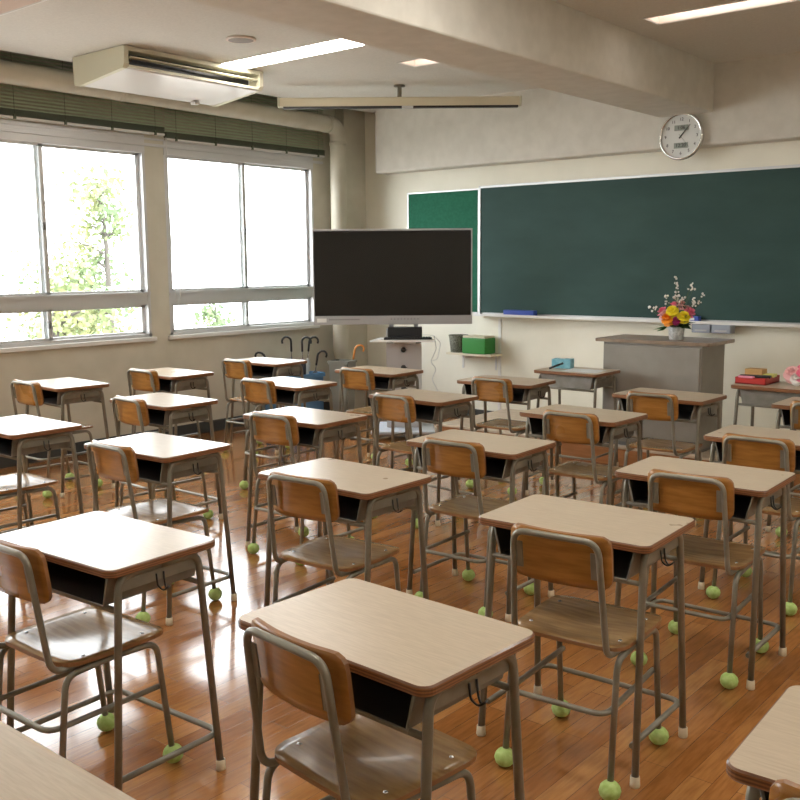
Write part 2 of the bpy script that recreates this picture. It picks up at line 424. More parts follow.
b = B(); tube(b, [(.03, -1.005, .02), (.032, -1.0, -.6), (.034, -.99, -1.1), (.036, -.97, -1.35), (.036, -.955, -1.50), (.038, -.93, -1.45), (.04, -.90, -1.2)], .003, 6)
for o in bpy.data.objects:
    if o.name.startswith('venetian_blind') and abs(o.location.y-(5.395+7.375)/2) < .01: obj('pull_cord', b, 'cord', o)

# big cream pipe along the window head
t = thing('ventilation_pipe', 'cream painted pipe running above the windows and down the corner', 'pipe', (-7.06, 7.47, 0))
b = B(); tube(b, fillet([(0, -9.0, 3.06), (0, 0, 2.98), (0, 0, .62), (.0, .26, .30), (.0, .40, .30)], [0, .13, .2, .15, 0], 7), .083, 20); obj('pipe', b, 'pipe', t)
for y in (-.16, -2.6, -5.0):
    b = B(); lathe(b, [(.084, -.02), (.09, -.018), (.09, .018), (.084, .02)], 20, (0, y, 2.982-y*.0089), 'Y'); obj('collar', b, 'pipe', t)
b = B()
lathe(b, [(.084, -.02), (.09, -.018), (.09, .018), (.084, .02)], 20, (0, 0, 2.80), 'Z')
obj('collar', b, 'pipe', t)

# ------------------------------------------------------------------ air conditioner
t = thing('air_conditioner', 'cream ceiling-hung air conditioner with a long dark outlet above the windows', 'air conditioner', (-6.40, 4.90, 2.92))
b = B()
prof = [(-.32, .0), (-.33, .03), (-.33, .205), (.325, .205), (.325, .085), (.30, .055), (-.26, -.008)]
def acx(p): return Vector((p[0], p[2], p[1]))
prism(b, prof, -.66, -.622, 0, xf=acx); obj('end_cap', b, 'acbody', t); b = B(); prism(b, prof, .622, .66, 0, xf=acx)
obj('end_cap', b, 'acbody', t)
b = B(); prof2 = [(-.325, .006), (-.325, .205), (.20, .205), (.20, .085), (.30, .060), (.29, .052), (-.26, -.004)]
prism(b, prof2, -.622, .622, 0, xf=lambda p: Vector((p[0], p[2], p[1]))); obj('body', b, 'acbot', t)
b = B(); b2(b, (.20, -.622, .175), (.322, .622, .205)); b2(b, (.20, -.622, .060), (.318, .622, .078)); obj('outlet_frame', b, 'acbody', t)
b = B(); b2(b, (.202, -.60, .078), (.212, .60, .175)); obj('outlet', b, 'black', t)
b = B(); b2(b, (.255, -.60, .132), (.318, .60, .140)); obj('louvre', b, 'acbody', t)
b = B(); b2(b, (-.24, .36, -.03), (-.18, .41, -.004), bev=.006); obj('drain_boss', b, 'acbot', t)

# smoke detector / round ceiling speaker
t = thing('ceiling_speaker', 'round flush ceiling speaker between air conditioner and beam', 'speaker', (-5.33, 4.68, ZC))
b = B(); lathe(b, [(.098, 0), (.105, -.004), (.105, -.012), (.088, -.014)], 28); obj('ring', b, 'lampbody', t)
b = B(); lathe(b, [(.088, -.012), (.05, -.015), (0, -.016)], 28); obj('grille', b, 'speaker', t)

# projector screen roll
ca = -.6967
FW = Vector((-.635, .7594, 0)).normalized(); RT = Vector((FW.y, -FW.x, 0)); AZ = math.atan2(RT.y, RT.x)
c0 = Vector((-5.66, 6.79, 2.985))
t = thing('projection_screen', 'rolled-up cream projection screen hanging under the ceiling above the display', 'projection screen', c0, AZ)
L = 1.055
b = B()
prism(b, [(-.035, -.035), (-.035, .03), (-.025, .04), (.025, .04), (.035, .03), (.035, -.035)], -L, L, xf=lambda p: Vector((p[2], p[0], p[1]))); obj('housing', b, 'shelf', t)
b = B()
b.free()
for s in (-1, 1):
    b = B(); b2(b, (s*L, -.04, -.04), (s*(L+.02), .04, .045), bev=.008); obj('end_cap', b, 'acbody', t)
b = B(); b2(b, (-L+.03, -.028, -.052), (L-.01, .028, -.035)); obj('slot', b, 'black', t)
b = B(); b2(b, (.02, -.034, -.056), (.12, .034, -.036), bev=.003); obj('pull_tab', b, 'alu', t)
b = B(); tube(b, [(0, 0, .035), (0, 0, .14)], .02, 10); lathe(b, [(.0, .125), (.05, .13), (.05, .144), (0, .1445)], 16); obj('ceiling_bracket', b, 'frame', t)

# ------------------------------------------------------------------ chalkboard wall
t = thing('chalkboard', 'long dark green chalkboard with aluminium frame on the front wall', 'chalkboard', (-3.45, YF, 1.07))
BL, BR = -2.13, 3.3
b = B(); b2(b, (BL+.02, -.035, .02), (BR, -.012, 1.225)); obj('writing_surface', b, 'board', t)
b = B(); b2(b, (BL, -.045, 0), (BL+.022, 0, 1.245), bev=.002); b2(b, (BL, -.045, 1.222), (BR, 0, 1.245), bev=.002); b2(b, (BR, -.045, 0), (BR+.02, 0, 1.245)); b2(b, (BL, -.012, 0), (BR, 0, 1.24)); obj('frame', b, 'alu', t)
b = B(); b2(b, (BL, -.13, -.012), (BR+.02, -.002, .0)); b2(b, (BL, -.135, -.012), (BR+.02, -.128, .012)); obj('chalk_tray', b, 'white', t)
t = thing('bulletin_board', 'bright green felt notice panel left of the chalkboard, partly behind the display', 'notice board', (-6.04, YF, 1.08))
b = B(); b2(b, (-.44, -.02, .01), (.44, -.004, 1.20)); obj('felt', b, 'bulletin', t)
b = B()
b2(b, (-.455, -.026, 0), (-.44, 0, 1.215)); b2(b, (.44, -.026, 0), (.452, 0, 1.215)); b2(b, (-.455, -.026, 1.20), (.452, 0, 1.215)); b2(b, (-.455, -.026, -.005), (.452, 0, .01)); obj('frame', b, 'alu', t)
b = B(); b2(b, (-.17, -.038, 0), (.17, .038, .052), bev=.006); o = obj('eraser_tray', b, 'blue', None, (-5.075, 7.868, 1.0725)); tag(o, 'long blue eraser holder at the left end of the chalk tray', 'eraser')
b = B(); b2(b, (-.038, -.028, 0), (.038, .028, .045), 0, .006); b2(b, (-.04, -.030, .012), (.0, -.0275, .035), 1); o = obj('chalk_eraser', b, ['blue', 'white'], None, (-3.33, 7.868, 1.0725)); tag(o, 'small blue chalk eraser on the tray behind the flowers', 'eraser')
for k, x in enumerate((-3.255, -3.085)):
    t = thing('chalk_box', 'grey plastic chalk box under the tray, %s of the pair' % ('left' if k == 0 else 'right'), 'box', (x, 7.855, 1.0), 0, 'chalk boxes under the tray')
    b = B(); b2(b, (-.08, -.055, -.015), (.08, .055, .057), bev=.006); obj('drawer_body', b, 'traygrey', t)
    b = B(); b2(b, (-.05, -.060, .0), (.05, -.054, .012), bev=.001); obj('grip', b, 'lightgrey', t)

# wall clock
t = thing('wall_clock', 'round chrome-rimmed wall clock with two small digital displays', 'clock', (-3.44, 7.75, 2.585))
b = B(); lathe(b, [(.0, 0), (.165, 0), (.184, -.015), (.190, -.04), (.184, -.058), (.172, -.060), (.168, -.044)], 48, axis='Y'); obj('rim', b, 'chrome', t)
b = B(); lathe(b, [(.17, -.040), (.0, -.040)], 48, axis='Y'); obj('dial', b, 'face', t)
def text(s, size, loc, m, parent, name, ext=.001):
    cu = bpy.data.curves.new(name, 'FONT'); cu.body = s; cu.size = size; cu.align_x = 'CENTER'; cu.align_y = 'CENTER'; cu.extrude = ext
    tmp = bpy.data.objects.new('tmp', cu); COL.objects.link(tmp); bpy.context.view_layer.update()
    me = bpy.data.meshes.new_from_object(tmp.evaluated_get(bpy.context.evaluated_depsgraph_get()))
    bpy.data.objects.remove(tmp); me.materials.clear(); me.materials.append(M[m])
    o = bpy.data.objects.new(name, me); COL.objects.link(o); o.parent = parent; o.location = loc; o.rotation_euler = (PI/2, 0, 0); return o
for k in range(1, 13):
    a = PI/2-k*PI/6; text(str(k), .034, (.135*math.cos(a), -.0425, .135*math.sin(a)), 'ink', t, 'numeral')
for z, s in ((.068, '1:06'), (-.072, '12:20')):
    b = B(); b2(b, (-.06, -.044, z-.022), (.06, -.040, z+.022), bev=.001); lc = obj('digital_display', b, 'lcd', t)
    text(s, .040, (0, -.0455, z), 'ink', lc, 'digits')
def hand(name, ang, l, w, y):
    b = B(); a = PI/2-ang; d = Vector((math.cos(a), 0, math.sin(a))); n = Vector((-d.z, 0, d.x))
    pts = [-d*.02-n*w, d*l-n*w*.5, d*l+n*w*.5, -d*.02+n*w]
    lo = [b.verts.new(p+Vector((0, y, 0))) for p in pts]; hi = [b.verts.new(p+Vector((0, y-.002, 0))) for p in pts]
    b.faces.new(lo); b.faces.new(hi[::-1])
    for k in range(4): b.faces.new((lo[k], lo[(k+1) % 4], hi[(k+1) % 4], hi[k]))
    obj(name, b, 'ink', t)
hand('hour_hand', math.radians(40), .085, .006, -.049); hand('minute_hand', math.radians(42), .12, .0035, -.052); hand('second_hand', math.radians(140), .12, .001, -.054)

# teaching platform, podium
b = B(); b2(b, (-5.25, 6.80, 0), (.6, YF-.001, .148), 1); b2(b, (-5.26, 6.79, .130), (.61, YF-.001, .15), 0, .003)
o = obj('teaching_platform', b, ['stage', 'stagef']); tag(o, 'low pale-topped wooden teaching platform along the chalkboard wall', 'platform')
t = thing('podium', 'large grey teacher podium with brown top standing on the platform', 'podium', (-3.245, 7.08, .15))
b = B(); b2(b, (-.40, -.225, .03), (.405, .20, .81), bev=.004); obj('cabinet', b, 'greypod', t)
b = B(); b2(b, (-.385, -.235, .05), (.39, -.222, .79), bev=.003); obj('front_panel', b, 'greypod', t)
b = B(); b2(b, (-.38, -.21, 0), (.385, .19, .03)); obj('plinth', b, 'alu_dark', t)
b = B(); prism(b, rrect(.93, .50, .015), .81, .835); bmesh.ops.bevel(b, geom=[e for e in b.edges if abs(e.verts[0].co.z-e.verts[1].co.z) < 1e-6], offset=.003, segments=2, affect='EDGES')
obj('podium_top', b, 'podtop', t, (0, 0, 0))

# ------------------------------------------------------------------ flowers
def bloom(r, n=3, seed=0):
    rnd = random.Random(seed); b = B(); sphere(b, (0, 0, 0), r*.42, 0, 10)
    for L_ in range(n):
        el = math.radians(75-L_*38); m = 6+L_*3
        for k in range(m):
            a = 2*PI*k/m+L_*.4+rnd.uniform(-.1, .1); d = Vector((math.cos(a)*math.cos(el), math.sin(a)*math.cos(el), math.sin(el)))
            s = Vector((-math.sin(a), math.cos(a), 0)); up = d.cross(s).normalized()
            rr = r*(.75+.12*L_); w = r*.34
            P = [d*rr*.25, d*rr*.65+s*w-up*.1*r, d*rr*.65-s*w-up*.1*r, d*rr+s*w*.6-up*.02*r, d*rr-s*w*.6-up*.02*r, d*rr*.7+up*.10*r*0]
            v = [b.verts.new(p) for p in P]
            for f in ((0, 1, 5), (0, 5, 2), (1, 3, 5), (5, 3, 4), (5, 4, 2)):
                fc = b.faces.new([v[q] for q in f]); fc.smooth = True
    return b
FX, FY, FZ = -3.125, 7.03, .985
t = thing('flower_arrangement', 'flower arrangement of yellow, orange and pink blooms in a small pot on the podium', 'flowers', (FX, FY, FZ))
b = B(); lathe(b, [(0, 0), (.042, 0), (.046, .003), (.056, .085), (.054, .088), (.048, .085), (.044, .03), (0, .03)], 20); obj('pot', b, 'vase', t)
fl = [((-.055, -.06, .165), .048, 'fpale'), ((-.085, -.03, .185), .045, 'fpink'), ((.0, -.075, .195), .045, 'fyel'), ((.075, -.06, .160), .044, 'fyel'),
      ((-.025, -.085, .145), .048, 'forg'), ((.035, -.085, .135), .03, 'fmag'), ((.02, .01, .235), .042, 'fpale'), ((.095, -.01, .19), .040, 'fpink'), ((-.02, .0, .23), .036, 'fpink'), ((.05, .05, .2), .04, 'fpale')]
for k, (p, r, m) in enumerate(fl):
    b = bloom(r, 4, k)
    q = Vector((p[0], p[1], 0)); R_ = Vector((0, 0, 1)).rotation_difference(Vector((p[0]*5, p[1]*8-.1, .9)).normalized())
    bmesh.ops.rotate(b, verts=b.verts, matrix=R_.to_matrix()); bmesh.ops.translate(b, verts=b.verts, vec=p)
    obj('bloom', b, m, t)
    
b = B(); rnd = random.Random(4)
for k in range(46):
    a = rnd.uniform(0, 2*PI); l = rnd.uniform(.08, .155); z0 = rnd.uniform(.085, .12); z1 = z0+rnd.uniform(-.03, .07)
    d = Vector((math.cos(a), math.sin(a), 0)); s = Vector((-d.y, d.x, 0))*.016
    P = [Vector((0, 0, z0)), d*l*.6+s+Vector((0, 0, (z0+z1)/2+.012)), d*l+Vector((0, 0, z1)), d*l*.6-s+Vector((0, 0, (z0+z1)/2+.012))]
    b.faces.new([b.verts.new(p) for p in P])
obj('foliage', b, 'leaf', t)
b = B()
for k in range(7):
    d = Vector((-1, rnd.uniform(-.6, .3), 0)).normalized(); s = Vector((-d.y, d.x, 0))*.02; l = rnd.uniform(.13, .17); z = rnd.uniform(.06, .10)
    P = [d*.05+Vector((0, 0, .10)), d*l*.7+s+Vector((0, 0, z)), d*l+Vector((0, 0, z-.01)), d*l*.7-s+Vector((0, 0, z))]
    b.faces.new([b.verts.new(p) for p in P])
obj('bright_leaf', b, 'leafl', t)
bs = B(); bw = B(); rnd = random.Random(11)
tips = [(-.02, .42), (-.03, .38), (.0, .35), (.01, .31), (.09, .37), (.12, .35), (.06, .33), (.14, .28), (.15, .25), (-.06, .29), (-.04, .28), (-.02, .27), (.02, .29), (.05, .28), (-.17, .20), (-.15, .21), (-.20, .21), (.11, .25), (-.07, .25), (.04, .26), (.13, .23), (.17, .30)]
for x, z in tips:
    y = rnd.uniform(-.05, .05); tip = Vector((x*.95, y, z))
    tube(bs, fillet([(x*.1, 0, .09), (x*.45, y*.5, z*.6), tip], .05, 3), .0016, 5)
    for k in range(4):
        sphere(bw, tip+Vector([rnd.uniform(-.012, .012) for _ in range(3)]), rnd.uniform(.005, .0085), 0, 7)
t.scale = (1.13, 1.13, 1.13); obj('spray_stems', bs, 'stem', t); obj('white_blossom', bw, 'fwhite', t)

# ------------------------------------------------------------------ interactive display on its stand
TC = Vector((-5.677, 6.70, 1.47))
t = thing('interactive_display', 'large switched-off black display with grey bezel in the front corner', 'display', (TC.x-.002, TC.y-.002, 1.03), AZ)
W, H = .715, .85
b = B(); b2(b, (-W, 0, .0), (W, .06, H), bev=.006); obj('housing', b, 'blackp', t)
b = B(); b2(b, (-W+.016, -.006, .085), (W-.016, .003, H-.022)); obj('screen', b, 'screen', t)
b = B(); b2(b, (-W, -.012, 0), (W, .002, .078), bev=.004); b2(b, (-W, -.010, H-.014), (W, .01, H+.002), bev=.002); b2(b, (-W, -.008, .07), (-W+.010, .004, H-.01)); b2(b, (W-.010, -.008, .07), (W, .004, H-.01)); bz = obj('bezel', b, 'silver', t)
b = B(); b2(b, (-W+.03, -.0145, .022), (-W+.115, -.0115, .058)); obj('sticker', b, 'white', t)
b = B()
for k in range(9): b2(b, (-.02+k*.03, -.014, .045), (-.008+k*.03, -.0115, .052))
for k in range(14): b2(b, (-W+.14+k*.02, -.0135, .040), (-W+.152+k*.02, -.0115, .052))
obj('button', b, 'alu_dark', t)
SC = Vector((-5.685, 6.865, 0))
t = thing('display_stand', 'light grey rolling stand with a cabinet and keyboard shelf under the display', 'stand', SC, AZ)
b = B(); b2(b, (-.31, -.36, .055), (.27, .20, .085), bev=.01); obj('base_plate', b, 'palebl', t)
for x in (-.27, .23):
    for y in (-.31, .15):
        b = B(); tube(b, [(x-.012, y, .028), (x+.012, y, .028)], .027, 14); obj('caster', b, 'black', t)
b = B(); b2(b, (-.165, -.14, .085), (.155, .14, .86), bev=.004); obj('cabinet', b, 'lightgrey', t)
for x in (-.12, .11):
    b = B(); b2(b, (x-.02, .145, .085), (x+.02, .185, 1.30)); obj('post', b, 'silver', t)
b = B(); b2(b, (-.21, -.066, 1.20), (.20, -.04, 1.65)); b2(b, (-.21, -.04, 1.25), (.2, .185, 1.30)); obj('mount', b, 'alu_dark', t)
for z in (.80, .64, .45):
    b = B(); lathe(b, [(0, -.165), (.02, -.165), (.024, -.155), (.024, -.145), (.012, -.141)], 14, (-.01, 0, z), 'Y'); b2(b, (-.005, -.168, z-.003), (.025, -.16, z+.003)); obj('lock', b, 'black', t)
b = B(); prism(b, [(-.31, -.30), (.27, -.30), (.24, .0), (-.22, .0)], .882, .90); b2(b, (-.10, -.20, .86), (.10, .0, .882)); obj('keyboard_shelf', b, 'white', t)
bk_ = B(); prism(bk_, rrect(.43, .13, .008), 0, .014); 
for r_ in range(5):
    for c_ in range(17): b2(bk_, (-.205+c_*.0243, -.055+r_*.022, .014), (-.205+c_*.0243+.019, -.055+r_*.022+.017, .018))
o = obj('keyboard', bk_, 'blackp', None, SC+RT*.03-FW*.21+Vector((0, 0, .901)), AZ); tag(o, 'black computer keyboard on the shelf under the display', 'keyboard')
t2 = thing('computer', 'small black desktop computer with silver end on the shelf under the display', 'computer', SC+RT*-.0-FW*.075+Vector((0, 0, .901)), AZ)
b = B(); b2(b, (-.15, -.06, 0), (.16, .06, .10), bev=.003); obj('case', b, 'blackp', t2)
b = B(); b2(b, (-.165, -.06, .01), (-.15, .05, .09), bev=.003); obj('front_panel', b, 'silver', t2)
b = B(); tube(b, fillet([(.27, 0, .02), (.29, -.02, -.1), (.235, -.03, -.22), (.29, -.03, -.28), (.25, -.02, -.38), (.31, -.02, -.5), (.31, -.02, -.70)], .05, 4), .0035, 6)
tube(b, fillet([(.16, 0, .03), (.27, 0, .02), (.33, -.0, -.05), (.30, .0, -.2), (.24, .0, -.21)], .04, 4), .003, 6); obj('cable', b, 'cord', t2)

# wall shelf with basket and green box
t = thing('wall_shelf', 'narrow pale wall shelf on two metal brackets under the notice panel', 'shelf', (-5.59, YF, .69))
b = B(); b2(b, (-.27, -.20, -.02), (.27, 0, 0), bev=.002); obj('board', b, 'shelf', t)
for x in (-.20, .20):
    b = B(); b2(b, (x-.01, -.16, -.024), (x+.01, 0, -.02)); b2(b, (x-.01, -.006, -.17), (x+.01, 0, -.02)); obj('bracket', b, 'alu', t)
t = thing('wicker_pot', 'dark woven round pot on the wall shelf', 'pot', (-5.77, 7.82, .69))
b = B(); lathe(b, [(0, 0), (.075, 0), (.08, .004), (.098, .165), (.094, .168), (.088, .16), (.07, .01), (0, .01)], 24)
obj('woven_body', b, 'basket', t)
b = B(); lathe(b, [(.094, .160), (.101, .162), (.101, .172), (.094, .172)], 24); obj('rim', b, 'basket', t)
t = thing('storage_box', 'green plastic box with a white lid on the wall shelf', 'box', (-5.525, 7.82, .69))
b = B(); b2(b, (-.14, -.09, 0), (.14, .09, .155), bev=.01); obj('body', b, 'green', t)
b = B(); b2(b, (-.135, -.085, .155), (.135, .085, .175), bev=.006); obj('lid', b, 'shelf', t)

# ------------------------------------------------------------------ umbrellas
t = thing('umbrella_crate', 'blue plastic crate holding the umbrellas below the window', 'crate', (-6.93, 6.66, 0))
b = B()
for (x0, y0, x1, y1) in ((-.17, -.24, -.155, .24), (.155, -.25, .17, .23), (-.17, -.25, .17, -.235), (-.17, .215, .17, .23)): b2(b, (x0, y0, 0), (x1, y1, .50), bev=.003)
b2(b, (-.17, -.25, 0), (.17, .23, .012)); obj('crate_body', b, 'crate', t)
b = B()
for z in (.485,): 
    b2(b, (.17, -.26, z-.02), (.185, .24, z+.02), bev=.003); b2(b, (-.185, -.26, z-.02), (-.17, .24, z+.02), bev=.003); b2(b, (-.185, -.265, z-.02), (.185, -.25, z+.02), bev=.003); b2(b, (-.185, .23, z-.02), (.185, .245, z+.02), bev=.003)
obj('crate_rim', b, 'crate', t)
def umbrella(base, top, hm, cloth, label, hdir=1, hl=.16, group='umbrellas in the corner'):
    base = Vector(base); top = Vector(top); d = top-base; L = d.length; dn = d.normalized()
    t = thing('umbrella', label, 'umbrella', base, 0, group)
    b = B(); tube(b, [dn*0.0, dn*.05], .004, 6); tube(b, [dn*.05, dn*L*.35, dn*(L*.80), dn*(L*.86)], [.012, .028, .034, .012], 10); obj('canopy', b, cloth, t)
    b = B(); tube(b, [dn*L*.84, dn*L], .005, 6); obj('shaft', b, 'steel', t)
    b = B(); s = (RT*hdir).normalized(); R_ = .045
    pts = [dn*(L-.03), dn*(L+.07)]
    for k in range(1, 9):
        a = PI-PI*1.15*k/8; pts.append(dn*(L+.07+R_*math.sin(a))+s*(R_+R_*math.cos(a)))
    tube(b, pts, .0105, 8); obj('handle', b, hm, t); return t
G = 'umbrellas in the blue crate'
umbrella((-6.84, 6.44, .014), (-6.99, 6.35, .62), 'black', 'umbc', 'umbrella with black crook handle leaning alone at the left of the crate', -1, group=G)
umbrella((-6.92, 6.62, .014), (-6.95, 6.64, .75), 'black', 'umb', 'tall black umbrella standing upright, second from left in the crate', -1, group=G)
umbrella((-6.82, 6.67, .014), (-6.93, 6.77, .74), 'black', 'umb', 'black umbrella whose crook is in the middle of the crate bunch', 1, group=G)
umbrella((-6.86, 6.77, .014), (-6.83, 6.87, .60), 'black', 'umb', 'black umbrella leaning low at the right of the crate beside the bin', 1, group=G)
umbrella((-6.97, 6.79, .014), (-6.98, 6.91, .73), 'black', 'umbc', 'umbrella with pale vinyl canopy behind the black ones in the crate', 1, group=G)
t = thing('waste_bin', 'tall grey plastic bin in the corner right of the blue crate', 'bin', (-6.60, 7.00, 0))
b = B(); lathe(b, [(0, 0), (.115, 0), (.12, .01), (.150, .60), (.156, .60), (.156, .625), (.142, .625), (.112, .02), (0, .02)], 4, smooth=False); bmesh.ops.rotate(b, verts=b.verts, matrix=Matrix.Rotation(PI/4+.3, 3, 'Z'))
bmesh.ops.bevel(b, geom=[e for e in b.edges if abs((e.verts[0].co-e.verts[1].co).z) > .1], offset=.015, segments=3, affect='EDGES'); obj('bin_body', b, 'binm', t)
umbrella((-6.60, 7.00, .022), (-6.52, 7.08, .66), 'orange', 'umb', 'umbrella with an orange wooden crook handle standing in the grey bin', 1, group='umbrella in the bin')

# ------------------------------------------------------------------ school desk
ZT = .756
def make_desk():
    t = thing('school_desk', 'x', 'desk')
    b = B(); P = rrect(.60, .40, .032, 6); P2 = rrect(.592, .392, .028, 6)
    n = len(P); L_ = [(P2, ZT-.024), (P, ZT-.020), (P, ZT-.0035), (P2, ZT)]
    rings = [[b.verts.new((x, y, z)) for x, y in p] for p, z in L_]
    for a, c in zip(rings, rings[1:]):
        for k in range(n): b.faces.new((a[k], a[(k+1) % n], c[(k+1) % n], c[k])).material_index = 1
    b.faces.new(rings[0][::-1]).material_index = 1; b.faces.new(rings[-1]).material_index = 0
    obj('tabletop', b, ['top', 'edge'], t)
    b = B(); zt, zb = ZT-.025, ZT-.122; yn, yf = -.168, .165
    def pan(pts, th=.003):
        v = [b.verts.new(p) for p in pts]; b.faces.new(v)
    A = lambda x, y, z: (x, y, z)
    pan([(-.245, yn, zt), (-.222, yn, zb), (-.222, yf, zb), (-.245, yf, zt)])
    pan([(.245, yn, zt), (.222, yn, zb), (.222, yf, zb), (.245, yf, zt)])
    pan([(-.222, yn, zb), (.222, yn, zb), (.222, yf, zb), (-.222, yf, zb)])
    pan([(-.245, yf, zt), (.245, yf, zt), (.222, yf, zb), (-.222, yf, zb)])
    bmesh.ops.remove_doubles(b, verts=b.verts, dist=1e-5); bmesh.ops.recalc_face_normals(b, faces=b.faces)
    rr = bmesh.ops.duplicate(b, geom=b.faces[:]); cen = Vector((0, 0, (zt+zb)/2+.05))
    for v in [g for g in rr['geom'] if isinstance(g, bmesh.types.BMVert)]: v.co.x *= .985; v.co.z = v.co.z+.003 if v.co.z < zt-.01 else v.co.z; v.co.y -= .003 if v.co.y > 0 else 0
    for f in [g for g in rr['geom'] if isinstance(g, bmesh.types.BMFace)]: f.material_index = 1  # inner faces carry the painted-in shade
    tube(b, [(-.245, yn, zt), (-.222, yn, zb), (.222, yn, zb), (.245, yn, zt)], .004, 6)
    obj('book_box', b, ['boxm', 'box_shade'], t)
    for sx in (-1, 1):
        for sy in (-1, 1):
            b = B(); tube(b, fillet([(sx*.262, 0, ZT-.0365), (sx*.262, sy*.145, ZT-.0365), (sx*.276, sy*.195, .012)], [0, .05, 0], 6), .0115, 10)
            lg = obj('leg', b, 'frame', t)
            b = B(); x, y = sx*.2762, sy*.1955
            lathe(b, [(0, 0), (.0145, 0), (.016, .004), (.0145, .034), (.0115, .035)], 12, (x, y, 0)); obj('foot_cap', b, 'cap', lg)
        b = B(); b2(b, (sx*.258, -.135, ZT-.082), (sx*.2615, .135, ZT-.030)); obj('side_plate', b, 'frame', t)
    b = B(); tube(b, fillet([(-.257, -.183, .12), (-.260, .212, .115), (.260, .212, .115), (.257, -.183, .12)], [0, .045, .045, 0], 6), .0095, 8); obj('foot_rail', b, 'frame', t)
    for y in (-.152, .152):
        b = B(); tube(b, [(-.264, y, ZT-.132), (.264, y, ZT-.132)], .0085, 8); obj('cross_bar', b, 'frame', t)
    b = B()
    for y in (-.022, .022):
        tube(b, fillet([(.263, y*.6, ZT-.06), (.267, y*.6, ZT-.095), (.282, y*.2, ZT-.112), (.300, y*.1, ZT-.095)], .014, 4), .0028, 6)
    obj('bag_hook', b, 'black', t)
    return t

